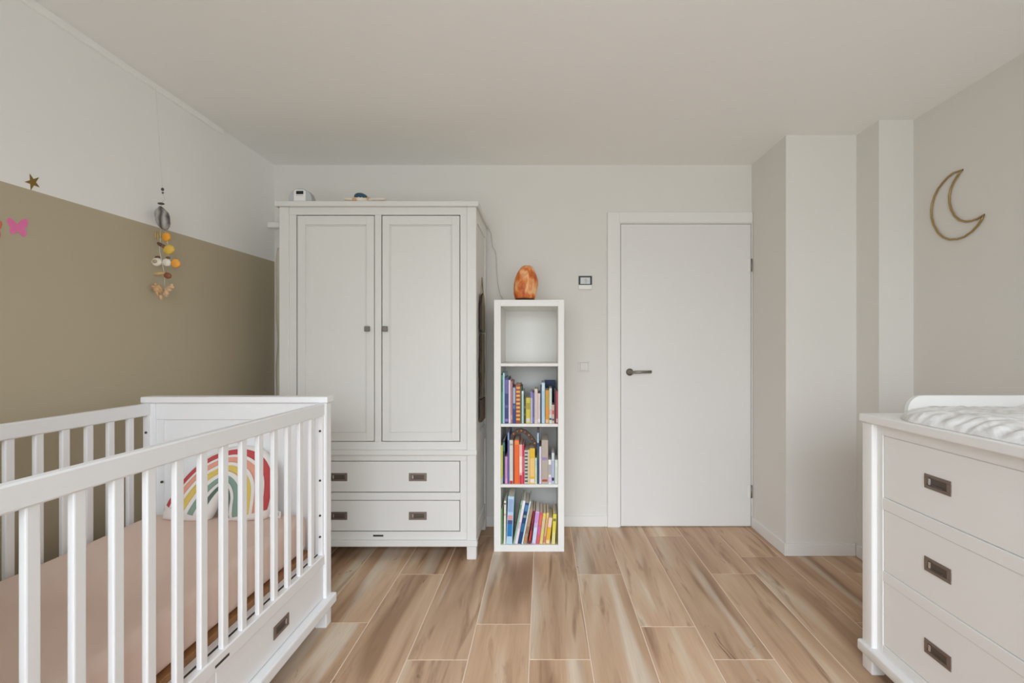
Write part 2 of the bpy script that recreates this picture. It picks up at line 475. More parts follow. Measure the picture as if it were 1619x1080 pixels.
# ------------------------------------------------------------------ wardrobe
SW = 281.5
def wx(x): return (x - CX) / SW
def wz(y): return CAMZ - (y - CY) / SW
WY = F / SW                                   # front plane of the posts
WBK = YB - 0.02
X0, X1 = wx(441), wx(753)
wd = thing('wardrobe', 'white two-door wardrobe with two drawers against the back wall', 'wardrobe', ((X0 + X1) / 2, (WY + WBK) / 2, 0))
P = 0.054
m = M['ward']
B(wx(435.5), wx(757), WY - 0.014, WBK + 0.004, wz(327), wz(318.7), 0.003).build('top_board', m, wd)
for (a, b_) in ((X0, X0 + P), (X1 - P, X1)):
    B(a, b_, WY, WY + 0.05, 0, wz(327), 0.003).build('post', m, wd)
    B(a, b_, WBK - 0.05, WBK, 0, wz(327), 0.003).build('post', m, wd)
for (a, b_) in ((X0 + 0.008, X0 + 0.024), (X1 - 0.024, X1 - 0.008)):
    sp = B(a, b_, WY + 0.05, WBK - 0.05, wz(854), wz(327)).build('side_panel', m, wd)
    q0, q1 = (X0 + 0.002, X0 + 0.008) if a < -1 else (X1 - 0.008, X1 - 0.002)
    for (za, zb) in ((wz(715), wz(690)), (wz(348), wz(327)), (wz(854), wz(836))):
        B(q0, q1, WY + 0.05, WBK - 0.05, za, zb).build('side_rail', m, sp)
    B(min(a, q0), max(b_, q1), WY + 0.05, WBK - 0.05, wz(863.5), wz(854)).build('side_moulding', m, sp)
B(X0 + 0.02, X1 - 0.02, WBK - 0.012, WBK - 0.004, 0.10, wz(327)).build('back_panel', m, wd)
B(X0 + 0.024, X1 - 0.024, WY + 0.03, WBK - 0.012, 0.10, 0.116).build('bottom_board', m, wd)
FY = WY + 0.006                               # face-frame plane, a little behind the posts
xl, xr = X0 + P, X1 - P
def fbox(x0, x1, y0, y1, nm, d=0.02, off=0.0, bev=0.0015, par=None):
    return B(x0, x1, FY - off, FY + d, wz(y1), wz(y0), bev).build(nm, m, par or wd)
fbox(xl, xr, 327, 339.3, 'top_rail'); fbox(xl, xr, 699, 711.5, 'lower_rail')
fbox(xl, wx(467.5), 339.3, 699, 'stile'); fbox(wx(727.2), xr, 339.3, 699, 'stile'); fbox(wx(591.8), wx(602.2), 339.3, 699, 'mullion')
B(X0 - 0.004, X1 + 0.004, WY - 0.010, WY + 0.03, wz(719.7), wz(711.5), 0.003).build('waist_moulding', m, wd)
fbox(xl, xr, 719.7, 729.2, 'drawer_rail'); fbox(wx(467.5), wx(727.2), 779.7, 791.4, 'drawer_rail'); fbox(xl, xr, 841.6, 854, 'bottom_rail')
fbox(xl, wx(467.5), 729.2, 841.6, 'drawer_stile'); fbox(wx(727.2), xr, 729.2, 841.6, 'drawer_stile')
B(X0 - 0.006, X1 + 0.006, WY - 0.012, WY + 0.028, wz(863.5), wz(854), 0.003).build('base_moulding', m, wd)
B(wx(589.5), wx(605.5), FY - 0.002, FY, wz(849), wz(846.3)).build('name_plate', M['plate'], wd)['label'] = 'small dark metal name plate'
for (a, b_, pa, pb, kx) in ((469, 590.5, 481.5, 578.5, 581), (603.6, 726, 615, 714, 609)):
    d = MB(); yA, yB_ = 340.5, 698
    y0_, y1_ = FY + 0.003, FY + 0.023
    d.box(wx(a), wx(pa), y0_, y1_, wz(yB_), wz(yA), 0.001); d.box(wx(pb), wx(b_), y0_, y1_, wz(yB_), wz(yA), 0.001)
    d.box(wx(pa), wx(pb), y0_, y1_, wz(354.5), wz(yA)); d.box(wx(pa), wx(pb), y0_, y1_, wz(yB_), wz(684.5))
    do = d.build('door', m, wd)
    B(wx(pa), wx(pb), y0_ + 0.008, y1_ - 0.002, wz(684.5), wz(354.5)).build('inset_panel', m, do)
    bead = MB(); e = 0.007
    bead.box(wx(pa), wx(pa) + e, y0_ + 0.003, y0_ + 0.009, wz(684.5), wz(354.5), 0.002); bead.box(wx(pb) - e, wx(pb), y0_ + 0.003, y0_ + 0.009, wz(684.5), wz(354.5), 0.002)
    bead.box(wx(pa) + e, wx(pb) - e, y0_ + 0.003, y0_ + 0.009, wz(354.5) - e, wz(354.5), 0.002); bead.box(wx(pa) + e, wx(pb) - e, y0_ + 0.003, y0_ + 0.009, wz(684.5), wz(684.5) + e, 0.002)
    bead.build('bead', m, do)
    k = MB(); kz = wz(520)
    k.tube([(wx(kx), y0_, kz), (wx(kx), y0_ - 0.012, kz)], 0.006, 10)
    k.box(wx(kx) - 0.015, wx(kx) + 0.015, y0_ - 0.022, y0_ - 0.010, kz - 0.015, kz + 0.015, 0.003)
    k.build('knob', M['knob'], do)
for (ya, yb, hy) in ((730.4, 778.5, 755), (792.6, 840.4, 816.5)):
    dr = MB(); dr.box(wx(468.7), wx(726), FY + 0.003, FY + 0.022, wz(yb), wz(ya), 0.0015)
    do = dr.build('drawer', m, wd)
    for hx_ in (534, 660): pull((wx(hx_), FY + 0.003, wz(hy)), 'y', -1, do, flip=-1)

# ------------------------------------------------------------------ things on and around the wardrobe
wtop = wz(318.7)
Yd = WY + 0.045
md = thing('baby_monitor', 'round grey baby monitor with black display on top of wardrobe', 'baby monitor', (X_at(474.5, Yd), Yd + 0.03, wtop))
cxm = X_at(474.5, Yd); rad = 0.066
poly = [(cxm + rad * math.cos(a), wtop + 0.024 + rad * math.sin(a)) for a in [math.radians(-21 + i * 222 / 28) for i in range(29)]]
MB().prism(poly, 'y', Yd, Yd + 0.05).build('body', M['greyfab'], md)
hw = 0.033
poly = [(cxm - hw, wtop + 0.002), (cxm + hw, wtop + 0.002), (cxm + hw, wtop + 0.072), (cxm + hw * 0.7, wtop + 0.080), (cxm - hw * 0.7, wtop + 0.080), (cxm - hw, wtop + 0.072)]
fp = MB().prism(poly, 'y', Yd - 0.005, Yd + 0.0).build('front_panel', M['plastic'], md)
zt = Z_at(302.3, Yd)
B(cxm - 0.020, cxm + 0.021, Yd - 0.0065, Yd - 0.005, zt - 0.019, zt, 0.0005).build('display', M['black'], fp)
B(cxm - 0.02, cxm + 0.02, Yd - 0.0058, Yd - 0.005, zt - 0.028, zt - 0.025).build('button_row', M['greyfab'], fp)

Yt = WY + 0.06
tx = X_at(569, Yt)
toy = thing('soft_toy', 'small teal and white soft toy lying on top of wardrobe', 'soft toy', (tx, Yt + 0.03, wtop))
teal, cream, orange = mat('teal_plush', rgb(62, 92, 108), 0.95, 0.1, 60, 0.3, 200), mat('cream_plush', rgb(232, 222, 206), 0.95, 0.04, 60, 0.3, 200), mat('orange_plush', rgb(212, 172, 138), 0.95, 0.08, 60)
ry = Matrix.Rotation(math.radians(18), 3, 'Y')
MB().ellipsoid((tx, Yt + 0.03, wtop + 0.034), (0.042, 0.038, 0.034), ry).build('body', cream, toy)
bk = MB(); bk.ellipsoid((tx - 0.002, Yt + 0.032, wtop + 0.046), (0.043, 0.040, 0.029), ry)
bk.build('back', teal, toy)
MB().ellipsoid((tx + 0.040, Yt + 0.022, wtop + 0.040), (0.013, 0.012, 0.011)).build('nose', orange, toy)
for (sx, l, mt) in ((-1, 0.040, orange), (1, 0.060, cream)):
    f = MB(); f.ellipsoid((tx + sx * (0.028 + l * 0.9), Yt + 0.03, wtop + 0.037), (l, 0.022, 0.011), Matrix.Rotation(math.radians(-sx * 4), 3, 'Y'))
    f.build('flipper', cream, toy)
MB().ellipsoid((tx - 0.030, Yt + 0.008, wtop + 0.030), (0.018, 0.012, 0.016)).build('foot', orange, toy)

# peg on the left wall with a cloth hanging in the gap
pz = Z_at(352.5, 3.10)
pg = MB(); pg.box(XL, XL + 0.11, 3.145, 3.18, pz - 0.017, pz + 0.017, 0.003)
tag(pg.build('wall_peg', M['plastic']), 'small white wooden wall peg left of the wardrobe', 'wall peg')
cl = MB(); rows = 40; cols = 8
vs_, fs_ = [], []
zt0, zt1 = Z_at(392, 2.95), 0.72
for i in range(rows + 1):
    tt = i / rows
    z = zt0 + (zt1 - zt0) * tt
    edge = X_at(438.5 - 3.2 * min(1, tt * 6) - 1.2 * math.sin(tt * 21) - 0.8 * math.sin(tt * 9), 2.95)
    for j in range(cols + 1):
        u = j / cols
        vs_.append((edge + (X0 - 0.012 - edge) * u, 2.95 + 0.012 * math.sin(u * 9 + tt * 3), z))
for i in range(rows):
    for j in range(cols):
        a = i * (cols + 1) + j
        fs_.append((a, a + 1, a + cols + 2, a + cols + 1))
n0 = len(vs_)
vs2 = [(p[0], p[1] + 0.004, p[2]) for p in vs_]
allf = fs_ + [tuple(n0 + q for q in reversed(f)) for f in fs_]
for i in range(rows):
    for j in (0, cols):
        a = i * (cols + 1) + j; b_ = a + cols + 1
        allf.append((a, b_, n0 + b_, n0 + a))
for j in range(cols):
    for i in (0, rows):
        a = i * (cols + 1) + j
        allf.append((a, a + 1, n0 + a + 1, n0 + a))
cl.add(vs_ + vs2, allf, 0, True)
tag(cl.build('hanging_cloth', M['cloth']), 'off-white cloth hanging in the gap left of the wardrobe', 'cloth')

# dark hanging on the right side of the wardrobe
xs = X1 + 0.0005
hg = thing('wall_hanging', 'narrow dark brown carved hanging on the right side of the wardrobe', 'wall hanging', (xs, 2.94, 0.74))
y0h, y1h = 2.862, 3.03
def zh(y): return Z_at(y, 2.87)
ymid = (y0h + y1h) / 2
MB().tube([(xs + 0.005, ymid - 0.05, zh(465)), (xs + 0.003, ymid, zh(436)), (xs + 0.005, ymid + 0.05, zh(465))], 0.003, 6).build('cord', M['hang_tan'], hg)
def hpanel(nm, prof, th, dk, tn):
    poly = [(ymid - w_, z) for (w_, z) in prof] + [(ymid + w_, z) for (w_, z) in reversed(prof)]
    o = MB().prism(poly, 'x', xs, xs + th).build(nm, dk, hg)
    poly2 = [(ymid - w_ * 0.8, z) for (w_, z) in prof] + [(ymid + w_ * 0.8, z) for (w_, z) in reversed(prof)]
    MB().prism(poly2, 'x', xs + th, xs + th + 0.001).build('inlay', tn, o)
W_ = (y1h - y0h) / 2
hpanel('arched_panel', [(0.02, zh(462)), (0.055, zh(468)), (W_, zh(482)), (W_, zh(522)), (W_ * 0.8, zh(525))], 0.012, M['hang_dark'], M['hang_tan'])
hpanel('wavy_panel', [(W_ * 0.7, zh(527)), (W_ * 0.9, zh(540)), (W_ * 0.75, zh(556)), (W_, zh(572)), (W_ * 1.12, zh(588)), (W_ * 0.85, zh(604)), (W_, zh(618)), (W_ * 1.05, zh(630))], 0.011, M['hang_dark'], M['hang_tan'])
hpanel('block_panel', [(W_ * 1.08, zh(632)), (W_ * 1.08, zh(667))], 0.012, M['hang_dark'], mat('reddish_wood', rgb(120, 88, 74), 0.6, 0.15, 30))

# ------------------------------------------------------------------ bookcase
BY = F / 271.0
def bx_(x): return (x - CX) / 271.0
def bz(y): return CAMZ - (y - CY) / 271.0
bc = thing('bookcase', 'narrow white four-compartment bookcase between wardrobe and door', 'bookcase', ((bx_(781) + bx_(892)) / 2, BY + 0.195, 0))
m = M['shelfw']; BD = 0.388
ix0, ix1 = bx_(791.7), bx_(882.3)
B(bx_(781), ix0, BY, BY + BD, 0, bz(474), 0.0015).build('side', m, bc)
B(ix1, bx_(892), BY, BY + BD, 0, bz(474), 0.0015).build('side', m, bc)
B(ix0, ix1, BY, BY + BD, bz(484.3), bz(474), 0.0015).build('top', m, bc)
B(ix0, ix1, BY, BY + BD, 0, bz(862), 0.0015).build('bottom', m, bc)
for y in (574.6, 670.3, 766.2):
    B(ix0, ix1, BY + 0.002, BY + BD - 0.01, bz(y) - 0.0175, bz(y), 0.0015).build('shelf', m, bc)
B(ix0, ix1, BY + BD - 0.009, BY + BD - 0.003, bz(862), bz(484.3)).build('back_panel', m, bc)

# salt lamp on top
LY = BY + 0.125
lx = X_at(830, LY); lz0 = bz(474); lz1 = Z_at(420, LY)
lamp = thing('salt_lamp', 'orange salt crystal lamp standing on top of the bookcase', 'lamp', (lx, LY, lz0))
MB().tube([(lx, LY, lz0), (lx, LY, lz0 + 0.016)], [0.058, 0.060], 20).build('base', M['hang_dark'], lamp)
prof = [(0.0, 0.80), (0.05, 0.86), (0.15, 0.93), (0.28, 0.985), (0.42, 1.0), (0.56, 0.94), (0.70, 0.83), (0.82, 0.68), (0.90, 0.56), (0.96, 0.44), (1.0, 0.22)]
vs_, fs_ = [], []; nn = 22
for i, (hh, rr) in enumerate(prof):
    for k in range(nn):
        a = 2 * math.pi * k / nn
        p = Vector((math.cos(a), math.sin(a), hh * 1.4))
        d = 1 + 0.10 * mnoise.noise(p * 1.9 + Vector((3.1, 0, 7))) + 0.04 * mnoise.noise(p * 5)
        vs_.append((lx + (0.012 * hh) + 0.0735 * rr * d * math.cos(a), LY + 0.065 * rr * d * math.sin(a), lz0 + 0.016 + (lz1 - lz0 - 0.016) * hh))
for i in range(len(prof) - 1):
    for k in range(nn):
        l = (k + 1) % nn
        fs_.append((i * nn + k, i * nn + l, (i + 1) * nn + l, (i + 1) * nn + k))
fs_.append(tuple(range(nn - 1, -1, -1))); fs_.append(tuple((len(prof) - 1) * nn + k for k in range(nn)))
MB().add(vs_, fs_, 0, True).build('crystal', M['salt'], lamp)
cp = [(lx, LY + 0.055, lz0 + 0.008), (lx - 0.05, LY + 0.12, lz0 + 0.004), (X_at(800, 3.17), 3.17, lz0 + 0.004)]
cp += [px(x, y, 3.218) for x, y in ((791, 466), (787, 448), (785.5, 425), (785, 410), (783.5, 397), (779, 391), (778, 380), (776.5, 369), (773, 361), (770, 357))]
MB().tube(cp, 0.0028, 8).build('power_cord', M['cord'], lamp)

# books -------------------------------------------------------------
SPY = BY + 0.014
def bkx(x): return (x - CX) * SPY / F
def bkz(y): return CAMZ - (y - CY) * SPY / F
page_m = mat('book_pages', rgb(232, 224, 206), 0.9, 0.05, 60, stretch=(30, 1, 1))
def book(shelf, xa, xb, ytop, col, label, tilt=0.0, depth=0.2, bands=(), y_off=0.0, fmat=None):
    z0 = bz({0: 670.3, 1: 766.2, 2: 862}[shelf]) + 0.0006
    x0, x1 = bkx(xa) + 0.0004, bkx(xb) - 0.0004
    x0, x1 = max(x0, ix0 + 0.001), min(x1, ix1 - 0.001)
    t_ = max(0.004, (x1 - x0) * math.cos(math.atan(tilt)))
    H = max(0.05, (bkz(ytop) - z0) / math.cos(math.atan(tilt)))
    if abs(tilt) < 1e-3: H = bkz(ytop) - z0
    ya = SPY + y_off; yb = min(ya + depth, BY + BD - 0.015)
    rot = Matrix.Rotation(math.atan(tilt), 3, 'Y')
    piv = Vector((x1, ya, z0)) if tilt >= 0 else Vector((x0, ya, z0))
    c0 = 0.0012 if t_ > 0.006 else 0.0008
    xL, xR = (x1 - t_, x1) if tilt >= 0 else (x0, x0 + t_)
    g = 'books on the %s shelf of the bookcase' % ('upper', 'middle', 'lower')[shelf]
    mb = MB()
    mb.box(xL, xR, ya, ya + 0.0016, z0, z0 + H, 0.0004, 0, 1, rot, piv)
    mb.box(xL, xL + c0, ya + 0.0016, yb, z0, z0 + H, 0, 0, 1, rot, piv)
    mb.box(xR - c0, xR, ya + 0.0016, yb, z0, z0 + H, 0, 0, 1, rot, piv)
    o = mb.build('book', cmat(col))
    tag(o, label, 'book', g)
    MB().box(xL + c0, xR - c0, ya + 0.0016, yb - 0.003, z0 + 0.0015, z0 + H - 0.003, 0, 0, 1, rot, piv).build('pages', page_m, o)
    for bi, (a, b_, bc_) in enumerate(bands):            # printed blocks on the spine, given from the top (0) to the foot (1)
        MB().box(xL + t_ * 0.1, xR - t_ * 0.1, ya - 0.0005 - 0.0003 * (bi % 3), ya - 0.0001, z0 + H * (1 - b_), z0 + H * (1 - a), 0, 0, 1, rot, piv).build('spine_label', cmat(bc_), o)
    return o
dots = lambda c_, n_, a=0.06, b_=0.97: [(a + (b_ - a) * i / n_, a + (b_ - a) * (i + 0.5) / n_, c_) for i in range(n_)]
SH0 = [  # x0, x1, top y, colour, words, bands, depth
 (791.8, 795.0, 593, (74, 138, 112), 'sea green', [(0.1, 0.35, (52, 110, 78))], .24),
 (795.0, 797.8, 589.6, (178, 212, 224), 'pale sky blue', [], .25),
 (797.8, 804.0, 597, (50, 56, 118), 'navy and violet', [(0.05, 0.35, (112, 100, 168)), (0.6, 0.66, (96, 92, 150)), (0.9, 0.96, (150, 120, 190))], .22),
 (804.0, 807.2, 601, (224, 212, 226), 'pale lilac', [(0.9, 0.97, (236, 232, 230))], .22),
 (807.2, 810.4, 603, (176, 122, 128), 'dusty rose', [(0.8, 0.9, (200, 160, 150))], .21),
 (810.4, 815.4, 612, (36, 62, 128), 'dark blue', [(0.02, 0.45, (168, 178, 196)), (0.5, 0.6, (70, 110, 160))], .2),
 (815.4, 823.0, 608, (158, 70, 36), 'reddish brown dotted', dots((232, 176, 92), 9), .2),
 (823.0, 824.7, 611, (58, 96, 62), 'slim forest green', [], .2),
 (824.7, 828.0, 618, (172, 208, 204), 'pale aqua', [(0.02, 0.1, (226, 232, 226))], .18),
 (828.0, 831.4, 630, (58, 50, 22), 'blackish olive', [(0.3, 0.4, (120, 104, 40)), (0.6, 0.68, (110, 94, 36))], .17),
 (831.4, 838.6, 629, (206, 192, 62), 'bright yellow', [(0.2, 0.45, (168, 156, 40)), (0.8, 0.95, (210, 208, 196))], .17),
 (838.8, 842.0, 619, (190, 186, 216), 'periwinkle', [(0.0, 0.2, (132, 116, 206))], .18),
 (842.0, 845.0, 621, (98, 98, 150), 'slate violet', [(0.8, 0.95, (130, 120, 180))], .18),
 (845.0, 850.2, 615, (222, 204, 194), 'cream pink', [(0.1, 0.9, (212, 192, 186))], .19),
 (850.2, 854.2, 622, (216, 196, 196), 'pale blush', [(0.85, 0.95, (234, 228, 222))], .18),
 (854.2, 856.4, 612, (40, 54, 96), 'slim dark navy', [], .2),
 (856.4, 861.6, 605, (174, 208, 224), 'tall ice blue', [(0.03, 0.2, (206, 226, 234))], .25),
 (862.2, 868.0, 617, (220, 146, 42), 'orange', [(0.1, 0.5, (196, 156, 52)), (0.88, 0.98, (226, 190, 150))], .18),
 (868.2, 872.6, 614, (202, 216, 202), 'pale sage', [(0.6, 0.75, (216, 176, 172)), (0.85, 0.9, (60, 60, 96))], .19),
 (872.6, 876.4, 640, (206, 176, 160), 'short peach', [(0.3, 0.5, (196, 80, 70)), (0.75, 0.85, (72, 70, 110))], .15),
 (876.4, 879.2, 617, (74, 26, 32), 'dark maroon', [], .19),
 (879.2, 882.4, 619, (182, 58, 80), 'crimson', [(0.85, 0.97, (226, 190, 190))], .18),
]
SH1 = [
 (791.8, 794.8, 704, (206, 204, 84), 'lime yellow', [(0.85, 0.98, (190, 200, 210))], .2),
 (794.8, 798.4, 696, (30, 48, 58), 'blackish teal', [(0.05, 0.25, (70, 120, 110)), (0.8, 0.95, (50, 60, 110))], .22),
 (798.4, 802.3, 722, (206, 146, 196), 'lilac pink', [(0.8, 0.98, (232, 160, 200))], .16),
 (802.3, 805.4, 683, (86, 86, 150), 'tall violet blue', [(0.02, 0.16, (130, 166, 206)), (0.4, 0.7, (110, 80, 150))], .24),
 (805.4, 811.2, 696, (212, 210, 200), 'silver grey', [(0.08, 0.12, (160, 160, 156)), (0.93, 1.0, (190, 44, 52))], .22),
 (811.2, 813.2, 699, (120, 44, 52), 'slim maroon', [], .2),
 (813.2, 820.8, 696, (236, 104, 34), 'vivid orange', [(0.02, 0.1, (240, 140, 70))], .22),
 (820.9, 825.7, 703, (240, 178, 172), 'salmon pink', [(0.3, 0.72, (246, 222, 212)), (0.78, 1.0, (206, 34, 66))], .2),
 (825.7, 829.0, 704, (204, 42, 78), 'raspberry red', [(0.3, 0.7, (216, 100, 120))], .2),
 (829.1, 835.0, 712, (196, 190, 178), 'grey spiral-bound', [(0.06 + i * 0.105, 0.10 + i * 0.105, (52, 54, 66)) for i in range(9)], .18),
 (835.0, 837.4, 711, (226, 206, 158), 'slim cream', [], .18),
 (837.4, 845.8, 709, (226, 184, 42), 'golden yellow', [(0.28, 0.8, (238, 196, 124)), (0.86, 0.97, (238, 220, 226))], .18),
 (845.8, 849.0, 724, (196, 222, 190), 'mint green', [(0.1, 0.3, (168, 208, 214))], .16),
 (849.0, 852.4, 682, (44, 66, 96), 'tall steel blue', [(0.03, 0.22, (176, 198, 216)), (0.4, 0.55, (60, 90, 70))], .24),
 (852.6, 856.0, 706, (222, 212, 228), 'lavender white', [], .2),
 (856.2, 866.6, 696, (182, 168, 156), 'thick taupe', [(0.4, 0.46, (150, 130, 180)), (0.9, 0.95, (176, 70, 60))], .22),
 (866.8, 871.8, 727, (232, 230, 218), 'short ivory', [(0.2, 0.62, (168, 166, 172)), (0.72, 0.95, (206, 186, 226))], .15),
 (872.0, 876.6, 716, (184, 188, 216), 'pale periwinkle', [(0.0, 0.25, (206, 220, 218)), (0.8, 0.9, (40, 36, 52))], .17),
 (877.0, 882.3, 727, (202, 216, 202), 'pale mint', [(0.15, 0.3, (216, 226, 206))], .15),
]
SH2 = [  # bottom x0, x1, top y, colour, words, bands, depth, tilt
 (791.8, 794.6, 805, (120, 164, 110), 'leaf green', [], .18, 0.0),
 (796.0, 799.6, 792, (226, 222, 208), 'ivory white', [(0.05, 0.09, (120, 120, 120)), (0.3, 0.34, (214, 160, 150))], .2, 0.012),
 (800.0, 809.8, 785, (178, 210, 230), 'thick light blue', [(0.03, 0.06, (196, 216, 236)), (0.06, 0.33, (150, 176, 210)), (0.40, 0.49, (220, 150, 156)), (0.5, 0.58, (74, 84, 130)), (0.58, 0.84, (40, 124, 186))], .24, 0.042),
 (811.0, 813.6, 792, (150, 184, 156), 'pale leaf green', [(0.1, 0.2, (110, 160, 110))], .22, 0.19),
 (813.6, 818.2, 792, (228, 220, 230), 'lilac white', [(0.02, 0.2, (238, 234, 240)), (0.5, 0.65, (222, 190, 212))], .22, 0.19),
 (818.4, 824.4, 796, (26, 62, 110), 'deep blue', [(0.05, 0.2, (70, 128, 176)), (0.3, 0.36, (130, 150, 140)), (0.5, 0.7, (40, 110, 150))], .21, 0.19),
 (824.4, 826.8, 793, (214, 230, 232), 'slim frosty white', [], .22, 0.19),
 (827.0, 832.4, 806, (172, 142, 116), 'tan', [(0.5, 0.7, (150, 116, 90)), (0.8, 0.95, (190, 130, 80))], .19, 0.19),
 (835.0, 838.6, 808, (128, 34, 46), 'dark red', [(0.6, 0.9, (196, 60, 60))], .19, 0.15),
 (840.6, 847.0, 809, (204, 180, 222), 'lilac', [(0.05, 0.35, (206, 150, 212)), (0.5, 0.95, (206, 218, 236))], .19, 0.12),
 (847.2, 852.6, 811, (212, 92, 104), 'coral red', [(0.1, 0.4, (220, 110, 88)), (0.45, 0.7, (206, 100, 160))], .18, 0.12),
 (852.8, 857.8, 812, (220, 204, 120), 'pale yellow', [(0.0, 0.14, (226, 208, 96)), (0.2, 0.5, (216, 196, 160))], .18, 0.12),
 (858.2, 862.2, 811, (214, 168, 120), 'apricot', [(0.0, 0.16, (232, 200, 120)), (0.75, 0.95, (200, 120, 110))], .18, 0.12),
 (862.4, 868.8, 819, (228, 178, 56), 'amber yellow', [(0.0, 0.36, (232, 206, 196)), (0.85, 0.97, (236, 214, 170))], .17, 0.12),
 (872.0, 877.6, 813, (222, 210, 84), 'sunny yellow', [(0.15, 0.24, (120, 130, 50)), (0.6, 0.98, (220, 214, 150))], .18, 0.05),
 (879.3, 881.4, 812, (122, 104, 40), 'slim olive', [], .18, 0.0),
]
for si, S in enumerate((SH0, SH1, SH2)):
    nm = ('upper', 'middle', 'lower')[si]
    for i, row in enumerate(S):
        words = row[4]
        if i == 0: lab = '%s book at the left end of the %s book row' % (words, nm)
        else: lab = '%s book in the %s book row, right of the %s one' % (words, nm, S[i - 1][4])
        book(si, row[0], row[1], row[2], row[3], lab, row[7] if len(row) > 7 else 0.0, row[6], row[5])
# large dark blue book standing behind the front row on the upper shelf
b_ = MB(); zz = bz(670.3) + 0.0006
b_.box(X_at(861, BY + 0.30), X_at(878, BY + 0.30), BY + 0.29, BY + 0.31, zz, Z_at(600.5, BY + 0.30), 0.001)
o = tag(b_.build('book', cmat((24, 58, 98))), 'large dark blue book standing behind the upper book row at right', 'book', 'books on the upper shelf of the bookcase')
B(X_at(861, BY + 0.3) + 0.003, X_at(878, BY + 0.3) - 0.003, BY + 0.292, BY + 0.308, zz + 0.01, Z_at(600.5, BY + 0.30) + 0.0008).build('pages', page_m, o)
# brown spotted band arching over the middle row
arc = [(808, 692), (812, 686), (818, 682), (824, 681), (830, 683), (836, 688), (841, 694), (845.5, 701), (848, 708)]
band = MB(); Yq = SPY + 0.02
A = [px(x, y, Yq) for x, y in arc]
vs_, fs_ = [], []
for i, p in enumerate(A):
    t_ = (A[min(i + 1, len(A) - 1)] - A[max(i - 1, 0)]).normalized()
    nrm = Vector((-t_.z, 0, t_.x))
    hh = 0.011
    for (s_, d_) in ((-1, 0), (1, 0), (1, 0.02), (-1, 0.02)):
        vs_.append(p + nrm * hh * s_ + Vector((0, d_, 0)))
for i in range(len(A) - 1):
    for k in range(4):
        l = (k + 1) % 4
        fs_.append((i * 4 + k, i * 4 + l, (i + 1) * 4 + l, (i + 1) * 4 + k))
fs_ += [(3, 2, 1, 0), tuple((len(A) - 1) * 4 + k for k in range(4))]
arch = tag(MB().add(vs_, fs_).build('arched_toy', cmat((66, 44, 30))), 'dark brown orange-spotted arched toy lying over the middle book row', 'toy')
for i in range(1, len(A) - 1):
    q = A[i]
    MB().ellipsoid((q.x, Yq, q.z), (0.0055, 0.0018, 0.0055), nu=8, nv=5).build('spot', cmat((206, 128, 66) if i % 2 else (176, 92, 60)), arch)

# ------------------------------------------------------------------ thermostat and switch
tx0, tx1 = X_at(914.5, YB), X_at(935.5, YB)
th = thing('thermostat', 'small wall thermostat with black framed screen beside the door', 'thermostat', ((tx0 + tx1) / 2, YB - 0.01, Z_at(458, YB)))
B(tx0, tx1, YB - 0.018, YB, Z_at(458, YB), Z_at(437, YB), 0.002).build('housing', M['plastic'], th)
f_ = MB(); za, zb = Z_at(451, YB), Z_at(437, YB); e = 0.012
f_.box(tx0, tx1, YB - 0.0205, YB - 0.018, zb - 0.010, zb); f_.box(tx0, tx1, YB - 0.0205, YB - 0.018, za, za + 0.006)
f_.box(tx0, tx0 + e, YB - 0.0205, YB - 0.018, za + 0.006, zb - 0.010); f_.box(tx1 - e, tx1, YB - 0.0205, YB - 0.018, za + 0.006, zb - 0.010)
f_.build('bezel', M['black'], th)
sc_ = B(tx0 + e, tx1 - e, YB - 0.0195, YB - 0.018, za + 0.006, zb - 0.010).build('screen', M['screen'], th)
B((tx0 + tx1) / 2 - 0.005, (tx0 + tx1) / 2 + 0.012, YB - 0.0198, YB - 0.0195, za + 0.013, zb - 0.020).build('readout', M['greyfab'], sc_)
sx0, sx1, sz0, sz1 = X_at(914.5, YB), X_at(932, YB), Z_at(588.5, YB), Z_at(571, YB)
sw = thing('light_switch', 'square white light switch on the wall below the thermostat', 'light switch', ((sx0 + sx1) / 2, YB - 0.005, sz0))
f_ = MB(); e = 0.009
f_.box(sx0, sx1, YB - 0.009, YB, sz1 - e, sz1, 0.001); f_.box(sx0, sx1, YB - 0.009, YB, sz0, sz0 + e, 0.001)
f_.box(sx0, sx0 + e, YB - 0.009, YB, sz0 + e, sz1 - e); f_.box(sx1 - e, sx1, YB - 0.009, YB, sz0 + e, sz1 - e)
f_.build('frame', M['switch'], sw)
B(sx0 + e + 0.0015, sx1 - e - 0.0015, YB - 0.0105, YB, sz0 + e + 0.0015, sz1 - e - 0.0015, 0.001).build('rocker', M['switch'], sw)

